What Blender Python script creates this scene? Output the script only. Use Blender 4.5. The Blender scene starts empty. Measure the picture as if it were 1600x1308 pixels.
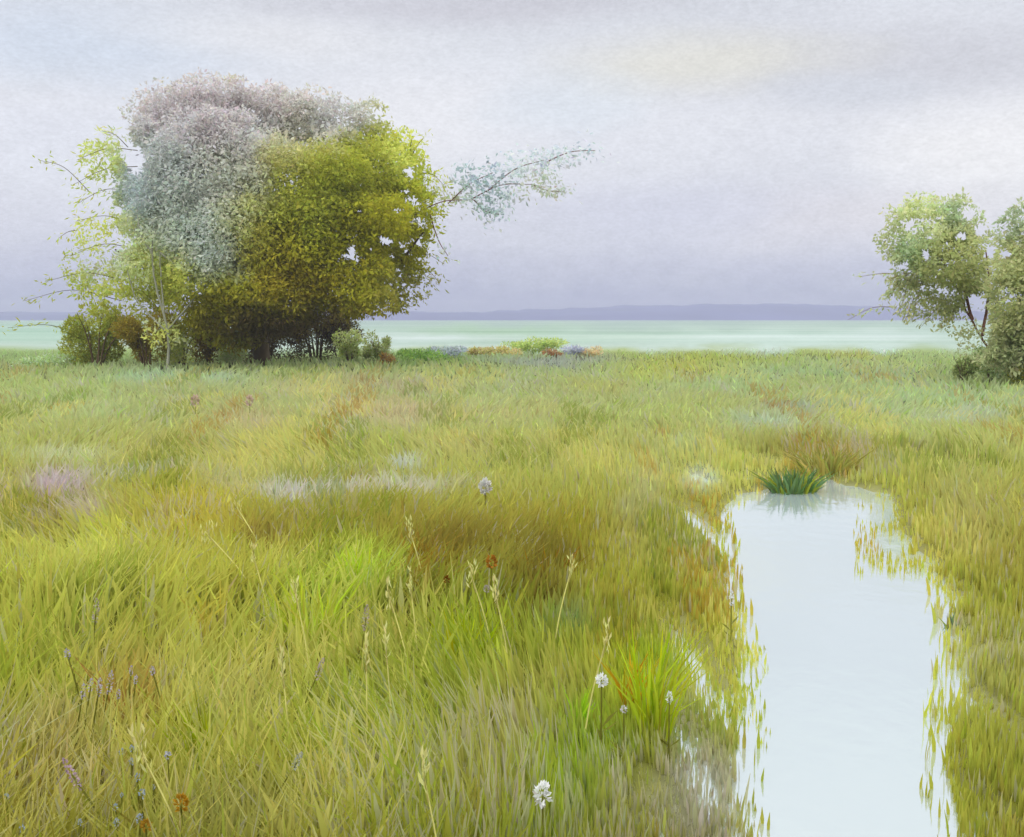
import bpy, math
import numpy as np

rng = np.random.default_rng(11)
C = bpy.context.scene.collection
SC = bpy.context.scene

# ------------------------------------------------------------------ camera model
H, F = 2.2, 1715.0                      # eye height (m), focal length in 1600-px units
PITCH = math.atan((654 - 497) / F)
cp, sp = math.cos(PITCH), math.sin(PITCH)

def ray(u, v):
    cx = (np.asarray(u, float) - 800) / F
    cy = -(np.asarray(v, float) - 654) / F
    return cx, cp + cy * sp, cy * cp - sp

def on_ground(u, v, h=0.0):             # point at height h seen at that place
    dx, dy, dz = ray(u, v)
    t = (h - H) / dz
    return t * dx, t * dy

def at(u, v, Y):                        # point Y metres ahead
    dx, dy, dz = ray(u, v)
    t = Y / dy
    return np.stack(np.broadcast_arrays(t * dx, Y + 0 * t, H + t * dz), -1)

def proj(x, y, z):
    f = y * cp - (z - H) * sp
    w = y * sp + (z - H) * cp
    return 800 + F * x / f, 654 - F * w / f

# ------------------------------------------------------------------ small helpers
def lin(c):
    c = np.asarray(c, float) / 255
    return np.where(c <= .04045, c / 12.92, ((c + .055) / 1.055) ** 2.4)

def vnoise(x, y, seed=0):
    x = np.asarray(x, float); y = np.asarray(y, float)
    xi = np.floor(x).astype(np.int64); yi = np.floor(y).astype(np.int64)
    fx, fy = x - xi, y - yi
    fx = fx * fx * (3 - 2 * fx); fy = fy * fy * (3 - 2 * fy)
    def h(a, b):
        n = (a * 374761393 + b * 668265263 + seed * 1442695041) & 0x7fffffff
        n = ((n ^ (n >> 13)) * 1274126177) & 0x7fffffff
        n = n ^ (n >> 16)
        return (n & 0xffff) / 65535.0
    return (h(xi, yi) * (1 - fx) + h(xi + 1, yi) * fx) * (1 - fy) + (h(xi, yi + 1) * (1 - fx) + h(xi + 1, yi + 1) * fx) * fy

def fbm(x, y, seed=0, o=4):
    s = 0; a = .5
    for k in range(o):
        s = s + a * vnoise(x * 2 ** k, y * 2 ** k, seed + k); a *= .5
    return s / (1 - .5 ** o)

def sstep(a, b, x):
    t = np.clip((x - a) / (b - a), 0, 1)
    return t * t * (3 - 2 * t)

def quads(name, v, q, mat, col=None, parent=None, smooth=False):
    """one mesh object from (N,3) vertices, (M,4) quads and an optional colour per vertex"""
    me = bpy.data.meshes.new(name)
    v = np.asarray(v, np.float32); q = np.asarray(q, np.int32)
    me.vertices.add(len(v)); me.vertices.foreach_set('co', v.ravel())
    me.loops.add(q.size); me.loops.foreach_set('vertex_index', q.ravel())
    me.polygons.add(len(q))
    me.polygons.foreach_set('loop_start', np.arange(len(q), dtype=np.int32) * 4)
    if smooth: me.polygons.foreach_set('use_smooth', np.ones(len(q), bool))
    if col is not None:
        a = me.attributes.new('Col', 'FLOAT_COLOR', 'POINT')
        a.data.foreach_set('color', np.concatenate([col, np.ones((len(col), 1))], 1).astype(np.float32).ravel())
    me.update(calc_edges=True)
    me.materials.append(mat)
    o = bpy.data.objects.new(name, me); C.objects.link(o)
    if parent is not None: o.parent = parent
    return o

class MB:
    """collects leaves, blades and tubes, then links them as one mesh"""
    def __init__(s): s.v = []; s.q = []; s.c = []; s.n = 0
    def add(s, v, q, c):
        s.v.append(v); s.q.append(q + s.n); s.c.append(c); s.n += len(v)
    def build(s, name, mat, parent=None, origin=None, smooth=False):
        v = np.concatenate(s.v)
        if origin is not None: v = v - np.asarray(origin)
        return quads(name, v, np.concatenate(s.q), mat, np.concatenate(s.c), parent, smooth)

def leaves(mb, p, d, L, W, col, curl=.15):
    """diamond-ish leaf per point: p (N,3) foot, d (N,3) direction, lengths, widths, colours (N,3)"""
    n = len(p)
    d = d / np.maximum(np.linalg.norm(d, axis=1, keepdims=True), 1e-6)
    r = rng.normal(size=(n, 3)); s = np.cross(d, r); s /= np.maximum(np.linalg.norm(s, axis=1, keepdims=True), 1e-6)
    nn = np.cross(d, s)
    L = np.broadcast_to(L, n)[:, None]; W = np.broadcast_to(W, n)[:, None]
    v = np.stack([p, p + d * L * .45 + s * W * .5 + nn * L * curl * .5, p + d * L, p + d * L * .55 - s * W * .5 + nn * L * curl * .5], 1)
    mb.add(v.reshape(-1, 3), np.arange(n * 4).reshape(n, 4), np.repeat(col, 4, 0))

def blades(mb, x, y, z, h, w, lx, ly, col, tip=None):
    """grass blade per point: three levels of two vertices, bending over by (lx, ly)"""
    n = len(x)
    a = rng.uniform(-.9, .9, n); sx, sy = np.cos(a) * w / 2, np.sin(a) * w / 2
    lv = []
    for k, (t, ww) in enumerate(((0, .75), (.55, 1), (1, .12))):
        bx, by, bz = x + lx * h * t ** 1.8, y + ly * h * t ** 1.8, z + h * t * (1 - .12 * t * (np.abs(lx) + np.abs(ly)))
        lv.append(np.stack([bx - sx * ww, by - sy * ww, bz], 1)); lv.append(np.stack([bx + sx * ww, by + sy * ww, bz], 1))
    v = np.stack(lv, 1).reshape(-1, 3)
    b = np.arange(n)[:, None] * 6
    q = np.concatenate([b + np.array([[0, 1, 3, 2]]), b + np.array([[2, 3, 5, 4]])])
    c = np.repeat(col[:, None, :], 6, 1)
    if tip is not None: c[:, 4:] = tip[:, None, :]
    mb.add(v, q, c.reshape(-1, 3))

def tube(mb, pts, r0, r1, col, sides=7, jit=0.0):
    pts = np.asarray(pts, float)
    # resample through a Catmull-Rom curve
    P = np.concatenate([[2 * pts[0] - pts[1]], pts, [2 * pts[-1] - pts[-2]]])
    out = []
    for i in range(1, len(P) - 2):
        for t in np.linspace(0, 1, 6, endpoint=False):
            out.append(.5 * ((2 * P[i]) + (-P[i - 1] + P[i + 1]) * t + (2 * P[i - 1] - 5 * P[i] + 4 * P[i + 1] - P[i + 2]) * t * t + (-P[i - 1] + 3 * P[i] - 3 * P[i + 1] + P[i + 2]) * t ** 3))
    out.append(pts[-1]); p = np.array(out); n = len(p)
    if jit: p[1:-1] += rng.normal(0, jit, (n - 2, 3))
    t = np.gradient(p, axis=0); t /= np.linalg.norm(t, axis=1, keepdims=True)
    ref = np.where(np.abs(t[:, 2:3]) > .9, np.array([[1., 0, 0]]), np.array([[0, 0, 1.]]))
    s = np.cross(t, ref); s /= np.linalg.norm(s, axis=1, keepdims=True); b = np.cross(t, s)
    r = np.linspace(r0, r1, n)
    a = np.arange(sides) * 2 * math.pi / sides
    v = p[:, None] + r[:, None, None] * (np.cos(a)[None, :, None] * s[:, None] + np.sin(a)[None, :, None] * b[:, None])
    i, j = np.meshgrid(np.arange(n - 1), np.arange(sides), indexing='ij')
    q = np.stack([i * sides + j, i * sides + (j + 1) % sides, (i + 1) * sides + (j + 1) % sides, (i + 1) * sides + j], -1).reshape(-1, 4)
    c = np.tile(np.asarray(col, float), (n * sides, 1)) * rng.uniform(.8, 1.2, (n * sides, 1))
    mb.add(v.reshape(-1, 3), q, c)
    return p

def thing(name, label, cat, loc=(0, 0, 0), group=None):
    o = bpy.data.objects.new(name, None); C.objects.link(o)
    o.empty_display_size = .2
    o.location = loc; o['label'] = label; o['category'] = cat
    if group: o['group'] = group
    return o

# ------------------------------------------------------------------ materials
def new_mat(name):
    m = bpy.data.materials.new(name); m.use_nodes = True
    nt = m.node_tree; nt.nodes.clear()
    return m, nt, nt.nodes, nt.links

def leaf_mat(name, trans=.4, gloss=.0):
    m, nt, N, L = new_mat(name)
    a = N.new('ShaderNodeAttribute'); a.attribute_name = 'Col'
    d = N.new('ShaderNodeBsdfDiffuse'); t = N.new('ShaderNodeBsdfTranslucent'); x = N.new('ShaderNodeMixShader')
    o = N.new('ShaderNodeOutputMaterial')
    x.inputs[0].default_value = trans
    L.new(a.outputs['Color'], d.inputs[0]); L.new(a.outputs['Color'], t.inputs[0])
    L.new(d.outputs[0], x.inputs[1]); L.new(t.outputs[0], x.inputs[2]); L.new(x.outputs[0], o.inputs[0])
    return m

def bark_mat():
    m, nt, N, L = new_mat('bark')
    a = N.new('ShaderNodeAttribute'); a.attribute_name = 'Col'
    tc = N.new('ShaderNodeTexCoord'); n = N.new('ShaderNodeTexNoise'); n.inputs['Scale'].default_value = 6; n.inputs['Detail'].default_value = 5
    r = N.new('ShaderNodeMapRange'); r.inputs[3].default_value = .6; r.inputs[4].default_value = 1.3
    mx = N.new('ShaderNodeVectorMath'); mx.operation = 'SCALE'
    b = N.new('ShaderNodeBsdfPrincipled'); b.inputs['Roughness'].default_value = .85
    bp = N.new('ShaderNodeBump'); bp.inputs['Strength'].default_value = .6
    o = N.new('ShaderNodeOutputMaterial')
    L.new(tc.outputs['Object'], n.inputs['Vector']); L.new(n.outputs[0], r.inputs[0]); L.new(a.outputs['Color'], mx.inputs[0]); L.new(r.outputs[0], mx.inputs['Scale'])
    L.new(mx.outputs[0], b.inputs['Base Color']); L.new(n.outputs[0], bp.inputs['Height']); L.new(bp.outputs[0], b.inputs['Normal']); L.new(b.outputs[0], o.inputs[0])
    return m

def ground_mat():
    m, nt, N, L = new_mat('meadow_soil')
    a = N.new('ShaderNodeAttribute'); a.attribute_name = 'Col'
    g = N.new('ShaderNodeNewGeometry')
    n = N.new('ShaderNodeTexNoise'); n.inputs['Scale'].default_value = 1.3; n.inputs['Detail'].default_value = 6
    r = N.new('ShaderNodeMapRange'); r.inputs[3].default_value = .78; r.inputs[4].default_value = 1.22
    mx = N.new('ShaderNodeVectorMath'); mx.operation = 'SCALE'
    b = N.new('ShaderNodeBsdfDiffuse'); o = N.new('ShaderNodeOutputMaterial')
    L.new(g.outputs['Position'], n.inputs['Vector']); L.new(n.outputs[0], r.inputs[0]); L.new(a.outputs['Color'], mx.inputs[0]); L.new(r.outputs[0], mx.inputs['Scale'])
    L.new(mx.outputs[0], b.inputs[0]); L.new(b.outputs[0], o.inputs[0])
    return m

def water_mat():
    m, nt, N, L = new_mat('still_sky_pale_water')
    g = N.new('ShaderNodeNewGeometry'); mp = N.new('ShaderNodeMapping'); mp.inputs['Scale'].default_value = (2.2, 1.5, 1)
    n = N.new('ShaderNodeTexNoise'); n.inputs['Scale'].default_value = 2.2; n.inputs['Detail'].default_value = 4
    bp = N.new('ShaderNodeBump'); bp.inputs['Strength'].default_value = .09; bp.inputs['Distance'].default_value = .05
    d = N.new('ShaderNodeBsdfDiffuse'); d.inputs[0].default_value = (.50, .56, .57, 1)  # paleness of the reflected sky put into the diffuse colour
    gl = N.new('ShaderNodeBsdfGlossy'); gl.inputs['Color'].default_value = (.855, .895, .905, 1); gl.inputs['Roughness'].default_value = .09
    x = N.new('ShaderNodeMixShader'); x.inputs[0].default_value = .72
    o = N.new('ShaderNodeOutputMaterial')
    L.new(g.outputs['Position'], mp.inputs[0]); L.new(mp.outputs[0], n.inputs['Vector']); L.new(n.outputs[0], bp.inputs['Height']); L.new(bp.outputs[0], gl.inputs['Normal'])
    L.new(d.outputs[0], x.inputs[1]); L.new(gl.outputs[0], x.inputs[2]); L.new(x.outputs[0], o.inputs[0])
    return m

M_GRASS = leaf_mat('grass_blades', .55)
M_LEAF = leaf_mat('tree_leaves', .5)
M_PETAL = leaf_mat('petals', .3)
M_BARK = bark_mat()
M_GROUND = ground_mat()
M_WATER = water_mat()

# ------------------------------------------------------------------ colour of the vegetation, place by place
K_GRASS, K_LEAF, K_GROUND = .80, .47, 1.9

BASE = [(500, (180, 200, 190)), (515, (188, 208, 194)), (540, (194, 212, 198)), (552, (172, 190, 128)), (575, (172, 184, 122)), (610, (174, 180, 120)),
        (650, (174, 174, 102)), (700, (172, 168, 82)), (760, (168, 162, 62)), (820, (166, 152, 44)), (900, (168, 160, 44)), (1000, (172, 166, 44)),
        (1100, (164, 160, 40)), (1200, (152, 146, 30)), (1308, (140, 132, 24)), (1600, (136, 128, 24))]
# place (u, v), spread (su, sv), colour, strength: patches of different plants, and of painted far haze
PATCH = [
    # pale far field: haze and strips of sky shine on water put into colour
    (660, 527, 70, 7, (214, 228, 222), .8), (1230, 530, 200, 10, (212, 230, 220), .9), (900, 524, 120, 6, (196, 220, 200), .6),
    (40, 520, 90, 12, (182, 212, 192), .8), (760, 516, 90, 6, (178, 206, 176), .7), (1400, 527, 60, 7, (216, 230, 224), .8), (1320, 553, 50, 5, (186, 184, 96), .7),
    # edge of the meadow
    (660, 560, 50, 8, (128, 162, 72), .8), (90, 560, 120, 8, (150, 176, 110), .6), (880, 562, 90, 6, (160, 166, 160), .8), (1100, 556, 120, 8, (178, 184, 84), .7),
    (240, 590, 70, 9, (170, 192, 156), .8), (330, 592, 40, 8, (176, 196, 160), .7), (110, 630, 80, 18, (176, 186, 124), .6), (60, 600, 80, 12, (180, 190, 112), .6),
    (620, 600, 90, 9, (180, 166, 132), .6), (700, 640, 120, 12, (186, 178, 118), .6), (1050, 575, 70, 12, (188, 190, 84), .7), (930, 600, 60, 10, (182, 176, 94), .5),
    (1300, 590, 160, 16, (168, 188, 138), .85), (1500, 620, 120, 18, (168, 188, 136), .8), (1250, 600, 60, 9, (176, 178, 96), .5), (1060, 640, 80, 14, (176, 182, 104), .6),
    (1260, 632, 45, 9, (150, 162, 150), .6), (1200, 655, 50, 9, (172, 184, 160), .7), (1400, 660, 90, 12, (176, 180, 108), .6), (1520, 650, 60, 10, (176, 186, 168), .6),
    # middle meadow: grey-pink seed heads and lilac bands
    (390, 655, 40, 18, (186, 172, 124), .7), (470, 610, 60, 10, (190, 182, 128), .6), (560, 640, 50, 14, (188, 176, 128), .5), (110, 712, 60, 9, (184, 184, 138), .8),
    (230, 738, 110, 5, (182, 178, 152), .8), (560, 762, 130, 7, (186, 180, 156), .85), (460, 758, 34, 12, (190, 186, 176), .75), (630, 728, 22, 9, (186, 186, 172), .8),
    (105, 752, 34, 12, (184, 166, 168), .9), (150, 785, 24, 16, (180, 162, 160), .9), (5, 770, 16, 12, (190, 172, 184), .9), (360, 755, 40, 10, (184, 176, 130), .6),
    (620, 650, 50, 18, (188, 172, 128), .6), (720, 690, 60, 12, (184, 172, 96), .6), (300, 700, 90, 18, (180, 166, 84), .5), (530, 690, 50, 14, (172, 168, 74), .5),
    (440, 712, 80, 20, (180, 170, 90), .5), (830, 700, 110, 20, (180, 170, 86), .5), (1000, 720, 70, 22, (176, 172, 84), .5), (1060, 690, 40, 9, (170, 180, 128), .5),
    (1080, 740, 22, 18, (184, 194, 180), .7), (1000, 760, 20, 40, (176, 170, 120), .5), (1130, 720, 50, 16, (172, 172, 70), .6),
    (1260, 690, 60, 14, (150, 138, 44), .8), (1340, 700, 50, 14, (160, 140, 52), .6), (1500, 720, 70, 30, (180, 176, 84), .5), (1560, 800, 50, 50, (172, 164, 80), .5),
    # dark olive hollows
    (560, 810, 120, 22, (154, 140, 40), .6), (80, 790, 60, 20, (160, 142, 44), .7), (95, 800, 24, 14, (134, 112, 40), .7), (415, 845, 26, 24, (132, 108, 34), .75),
    (700, 860, 60, 32, (124, 106, 16), .85), (850, 880, 54, 40, (126, 110, 20), .85), (800, 930, 60, 26, (128, 112, 20), .7), (910, 830, 40, 34, (156, 142, 20), .8),
    (660, 910, 30, 26, (120, 98, 16), .6), (600, 960, 24, 36, (132, 112, 16), .6), (880, 975, 36, 24, (126, 136, 64), .8), (740, 830, 70, 16, (150, 134, 36), .5),
    # yellow and lime grass
    (300, 800, 60, 50, (186, 168, 44), .6), (120, 880, 110, 50, (190, 184, 78), .8), (260, 930, 90, 60, (186, 178, 62), .7), (40, 960, 60, 60, (180, 176, 56), .6),
    (180, 830, 30, 30, (194, 188, 72), .6), (490, 940, 56, 40, (168, 184, 44), .9), (560, 880, 34, 30, (168, 186, 40), .8), (420, 920, 50, 40, (182, 176, 62), .6),
    (210, 960, 36, 40, (150, 146, 30), .6), (365, 1000, 20, 40, (152, 148, 34), .6), (320, 1150, 34, 60, (144, 148, 24), .8), (730, 990, 60, 40, (158, 166, 22), .8),
    (640, 1000, 40, 50, (174, 168, 60), .6), (520, 1020, 70, 60, (164, 150, 64), .5), (280, 1040, 60, 60, (182, 176, 74), .6), (400, 1110, 70, 60, (168, 156, 84), .6),
    (195, 1070, 44, 56, (164, 140, 52), .8), (110, 1000, 60, 50, (182, 174, 70), .6), (70, 1130, 70, 40, (166, 150, 90), .6), (40, 1220, 60, 60, (136, 116, 22), .7),
    (170, 1240, 70, 40, (142, 132, 32), .7), (120, 1200, 50, 50, (150, 134, 48), .5), (600, 1180, 140, 110, (150, 158, 20), .85), (480, 1230, 90, 60, (150, 140, 36), .6),
    (700, 1250, 110, 60, (156, 150, 44), .6), (760, 1150, 60, 70, (162, 152, 72), .7), (890, 1200, 70, 90, (144, 156, 16), .9), (830, 1080, 60, 50, (166, 158, 62), .6),
    (960, 1000, 26, 50, (166, 148, 20), .7), (1020, 1040, 30, 60, (166, 178, 18), .9), (960, 1080, 24, 40, (170, 176, 30), .6), (1000, 960, 70, 30, (158, 146, 40), .7),
    (1090, 930, 60, 60, (158, 152, 40), .7), (1080, 850, 60, 40, (172, 168, 60), .6), (1060, 1120, 40, 80, (156, 152, 72), .7), (1090, 1230, 50, 70, (152, 146, 118), .8),
    (980, 1250, 60, 60, (154, 148, 64), .6), (350, 1270, 90, 40, (154, 146, 70), .6), (1010, 830, 60, 40, (168, 158, 70), .5),
    # right bank
    (1550, 940, 60, 50, (158, 152, 44), .7), (1560, 1060, 60, 60, (160, 154, 74), .6), (1570, 1200, 60, 90, (154, 150, 42), .7), (1420, 800, 40, 40, (164, 158, 52), .7),
    (1560, 880, 40, 30, (164, 150, 50), .6), (1490, 800, 40, 60, (168, 160, 86), .5),
]

def field(u, v, warp=1.0):
    s = 1 + np.clip((v - 560) / 260, 0, 2.2)
    uw = u + warp * 26 * s * (fbm(u / 70 / s, v / 26 / s, 5) - .5) * 2
    vw = v + warp * 12 * s * (fbm(u / 60 / s, v / 22 / s, 9) - .5) * 2
    vs = [b[0] for b in BASE]
    B = lin(np.array([b[1] for b in BASE]))
    c = np.stack([np.interp(vw, vs, B[:, k]) for k in range(3)], -1)
    for (pu, pv, su, sv, rgb, w) in PATCH:
        g = w * np.exp(-.5 * (((uw - pu) / su) ** 2 + ((vw - pv) / sv) ** 2) ** 1.3)
        c = c + (lin(rgb) - c) * g[..., None]
    b0 = np.stack([np.interp(vw, vs, B[:, k]) for k in range(3)], -1)
    c = np.maximum(b0 + (c - b0) * (1 + .12 * sstep(600, 700, v))[..., None], .004)
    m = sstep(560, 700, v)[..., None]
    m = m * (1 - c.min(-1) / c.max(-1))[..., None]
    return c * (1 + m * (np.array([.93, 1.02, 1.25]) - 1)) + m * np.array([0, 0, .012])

# ------------------------------------------------------------------ the pool: outline on the ground
POOL_UV = [(1150, 765), (1215, 752), (1300, 742), (1330, 752), (1395, 765), (1412, 815), (1446, 862), (1490, 905), (1505, 960), (1520, 1010), (1512, 1060),
           (1500, 1110), (1500, 1180), (1516, 1260), (1560, 1330), (1540, 1480), (1460, 1700), (1200, 1720), (1120, 1500), (1110, 1320), (1130, 1200), (1136, 1080), (1150, 1000), (1130, 930), (1122, 860), (1120, 800)]
SIDE_UV = [  # little bays and puddles beside it: (u, v, su, sv)
    (1105, 825, 24, 44), (1210, 744, 80, 5), (1104, 1060, 30, 110), (1086, 1190, 34, 120), (1046, 1330, 50, 120), (1545, 1270, 26, 90), (1540, 1100, 22, 80),
    (1510, 930, 20, 30), (1560, 1015, 70, 7), (1095, 745, 14, 12), (1195, 716, 16, 4), (1440, 862, 18, 16), (1145, 950, 9, 30), (1500, 735, 22, 8)]
px, py = on_ground(*np.array(POOL_UV, float).T)
POOL = np.stack([px, py], 1)

def seg_dist(x, y):
    """signed distance to the pool's edge in metres (negative in the water)"""
    d = np.full(x.shape, 1e9); inside = np.zeros(x.shape, bool)
    n = len(POOL)
    for i in range(n):
        a, b = POOL[i], POOL[(i + 1) % n]
        e = b - a
        t = np.clip(((x - a[0]) * e[0] + (y - a[1]) * e[1]) / (e @ e), 0, 1)
        d = np.minimum(d, np.hypot(x - a[0] - t * e[0], y - a[1] - t * e[1]))
        c = ((a[1] > y) != (b[1] > y)) & (x < (b[0] - a[0]) * (y - a[1]) / (b[1] - a[1] + 1e-12) + a[0])
        inside ^= c
    d = np.where(inside, -d, d)
    for (u, v, su, sv) in SIDE_UV:
        cx, cy = on_ground(u, v)
        rx = su * np.hypot(cx, cy) / F
        ry = abs(on_ground(u, v - sv)[1] - on_ground(u, v + sv)[1]) / 2
        k = np.hypot((x - cx) / rx, (y - cy) / ry)
        d = np.minimum(d, (k - 1) * min(rx, ry))
    return d

def pool(x, y):
    near = (y < 22) & (y > 1) & (np.abs(x) < 14)
    d = np.full(x.shape, 9.0)
    if near.any():
        xx, yy = x[near], y[near]
        d[near] = seg_dist(xx, yy) + .12 * (fbm(xx * 3.1, yy * 2.2, 21) - .5)
    return d

def hump(x, y):
    r = np.hypot(x, y)
    return .16 * (fbm(x / 7 + 3, y / 9, 31, 3) - .5) * sstep(6, 16, r) * (1 - sstep(60, 120, r)) 

def ground_z(x, y):
    d = pool(x, y)
    return hump(x, y) - .20 * (1 - sstep(-.12, .07, d)) + .012

# ------------------------------------------------------------------ ground
def axis(lo, hi, n, near):
    t = np.linspace(np.arcsinh(lo / near), np.arcsinh(hi / near), n)
    return np.sinh(t) * near
gx = axis(-1900, 1900, 420, 3.0); gy = axis(-60, 1900, 420, 3.0) + 4
X, Y = np.meshgrid(gx, gy, indexing='ij')
Z = ground_z(X, Y)
ii, jj = np.meshgrid(np.arange(len(gx) - 1), np.arange(len(gy) - 1), indexing='ij')
n = len(gy)
q = np.stack([ii * n + jj, (ii + 1) * n + jj, (ii + 1) * n + jj + 1, ii * n + jj + 1], -1).reshape(-1, 4)
Yc = np.maximum(Y, 2.6)
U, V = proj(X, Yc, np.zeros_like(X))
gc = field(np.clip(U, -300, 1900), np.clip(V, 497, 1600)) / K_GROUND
near = (1 - sstep(62, 76, Y + 10 * (fbm(X / 14, Y / 14, 3) - .5)))[..., None]
near = near * (.35 + .65 * sstep(.1, .8, pool(X, Y)))[..., None]
gc = gc * (1 - near * .45) * (1 + (1 - near) * .45 * (.6 * fbm(X / 55, Y / 16, 13) + .4 * fbm(X / 16, Y / 8, 14) - .5)[..., None] * np.array([1.2, .8, 1.1]))
d = pool(X, Y)
mud = lin((152, 148, 124))
gc = gc + (mud - gc) * (.7 * (1 - sstep(-.05, .06, d)))[..., None]
g = quads('ground', np.stack([X, Y, Z], -1).reshape(-1, 3), q, M_GROUND, gc.reshape(-1, 3), smooth=True)
g['kind'] = 'structure'

# water: a level sheet lying in the hollow, hidden under the bank round it
wx0, wx1, wy0, wy1 = px.min() - 1.2, px.max() + 1.5, 2.0, 20.5
wX, wY = np.meshgrid(np.linspace(wx0, wx1, 60), np.linspace(wy0, wy1, 80), indexing='ij')
i, j = np.meshgrid(np.arange(59), np.arange(79), indexing='ij')
wq = np.stack([i * 80 + j, (i + 1) * 80 + j, (i + 1) * 80 + j + 1, i * 80 + j + 1], -1).reshape(-1, 4)
wv = np.stack([wX, wY, np.full_like(wX, -.07)], -1)
keep = pool(wX, wY).reshape(-1) < .45
wq = wq[keep[wq].all(1)]
w = quads('water', wv.reshape(-1, 3), wq, M_WATER)
w['kind'] = 'structure'

# ------------------------------------------------------------------ far hills
hx = np.linspace(-1700, 1700, 700); hy = np.linspace(1050, 1800, 30)
hX, hY = np.meshgrid(hx, hy, indexing='ij')
ridge = np.sin(np.pi * np.clip((hY - 1050) / 750, 0, 1)) ** .7
hz = ridge * (1.5 + 16 * np.exp(-((hX - 330) / 260) ** 2) + 9 * np.exp(-((hX + 250) / 500) ** 2) + 7 * (fbm(hX / 160, hY / 300, 41) - .5) + 8 * np.exp(-((hX - 900) / 200) ** 2)) - .4 + 5 * ridge * (fbm(hX / 45, hY / 200, 47, 3) - .5) + 3.5 * ridge * (fbm(hX / 14, hY / 60, 48, 2) - .5)
i, j = np.meshgrid(np.arange(699), np.arange(29), indexing='ij')
hq = np.stack([i * 30 + j, (i + 1) * 30 + j, (i + 1) * 30 + j + 1, i * 30 + j + 1], -1).reshape(-1, 4)
hc = np.tile(np.array([.09, .09, .22]), (hX.size, 1)) * (.8 + .4 * fbm(hX / 60, hY / 60, 43).reshape(-1, 1))  # blue-violet of distant haze painted into the hills' own colour
hl = quads('hills', np.stack([hX, hY, hz], -1).reshape(-1, 3), hq, M_GROUND, hc, smooth=True)
hl['kind'] = 'structure'

# ------------------------------------------------------------------ meadow grass
def jitter(c, amt=.16, hue=.06):
    n = len(c)
    return np.clip(c * (1 + rng.normal(0, amt, (n, 1))) * (1 + rng.normal(0, hue, (n, 3))), .004, .85)

grass = MB()
def sow(n, d0, d1, w0, w1, h0, h1, ufrom=-420, uto=2020, shore=False):
    va, vb = proj(0, d1, 0)[1], proj(0, d0, 0)[1]
    v = rng.uniform(va, vb, n); u = rng.uniform(ufrom, uto, n)
    x, y = on_ground(u, v)
    d = pool(x, y)
    # short fringe by the water, a few blades standing in it
    ok = (d > -.01) | ((rng.random(n) < .10) & (d > -.20))
    if shore: ok = ((d > -.06) & (d < .9) & (rng.random(n) < .85 + .15 * sstep(.0, .4, d))) | ((d > -.24) & (d < 0) & (fbm(x * 2.6, y * 1.1, 55) > .54) & (rng.random(n) < .4 * sstep(-.26, -.05, d)))
    if shore: ok |= (d < 0) & (u > 1335) & (u < 1460) & (v > 765) & (v < 885) & (fbm(x * 3.4, y * 1.2, 57) > .5) & (rng.random(n) < .5)
    x, y, u, v, d = x[ok], y[ok], u[ok], v[ok], d[ok]; n = len(x)
    hh = rng.uniform(h0, h1, n) * (.65 + .7 * fbm(x / 1.3, y / 1.6, 51))
    hh *= .42 + .58 * sstep(0, .8, d)
    z = np.where(d < .05, -.09, hump(x, y))
    um, vm = proj(x, y, z + hh * .55)
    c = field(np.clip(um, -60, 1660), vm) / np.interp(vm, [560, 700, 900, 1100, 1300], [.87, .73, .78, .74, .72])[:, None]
    c = c + (c.mean(1, keepdims=True) - c) * .05
    # a scatter of odd stems among the rest
    k = rng.random(n)
    c = np.where((k < .03)[:, None], c * np.array([1.25, 1.3, 1.1]), c)
    c = np.where(((k > .03) & (k < .07))[:, None], c * np.array([.82, .74, .7]), c)
    c = np.where(((k > .07) & (k < .10))[:, None], c * np.array([.86, 1.02, .6]), c)
    c = np.where(((k > .10) & (k < .16))[:, None], .55 * c + .45 * lin((190, 182, 172)), c)
    # small stands of other species: grey-lilac seed heads, straw, deep green, ochre
    for sd, th, rgb, w, share in ((101, .60, (186, 176, 176), .36, .38), (103, .60, (206, 198, 110), .45, .6), (105, .62, (118, 134, 34), .5, .6), (107, .66, (168, 122, 34), .45, .5)):
        mk = sstep(th, th + .06, fbm(x / .55 / (1 + .05 * y), y / 1.1 / (1 + .09 * y), sd, 3)) * (rng.random(n) < share) * sstep(66, 30, y)
        c = c + (lin(rgb) / .82 - c) * (w * mk)[:, None]
    c = jitter(c, .055, .03)
    a = 2 * (fbm(x / 2.2, y / 2.8, 61) - .5)
    lx = .75 * a + rng.normal(0, .3, n); ly = rng.normal(0, .28, n)
    damp = .25 + .75 * sstep(.2, 1.3, d)
    blades(grass, x, y, z - .02, hh, np.minimum(rng.uniform(w0, w1, n), .075 * hh + .0016 * y), lx * damp, ly * damp, c, np.clip(c * 1.03, 0, .85))
sow(52000, 2.3, 9, .005, .016, .22, .54, -1000, 2700)
sow(30000, 2.3, 9, .018, .05, .20, .44, -1000, 2700)
sow(34000, 8, 20, .012, .035, .22, .46)
sow(18000, 8, 20, .04, .085, .20, .40)
sow(95000, 2.3, 19, .006, .022, .15, .34, 850, 1800, True)
sow(56000, 18, 70, .04, .13, .20, .42)
g = grass.build('meadow_grass', M_GRASS)
g['kind'] = 'stuff'

# ------------------------------------------------------------------ trees
def blob_points(c, r, n, shell=.55):
    d = rng.normal(size=(n, 3)); d /= np.linalg.norm(d, axis=1, keepdims=True)
    rad = (rng.random(n) ** (1 / 3)) * (1 - shell) + shell * rng.random(n) ** .25
    rad *= 1 + .22 * (vnoise(d[:, 0] * 3 + c[0], d[:, 2] * 3 + c[2], 71) - .5) * 2
    return c + d * rad[:, None] * r, d

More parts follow.
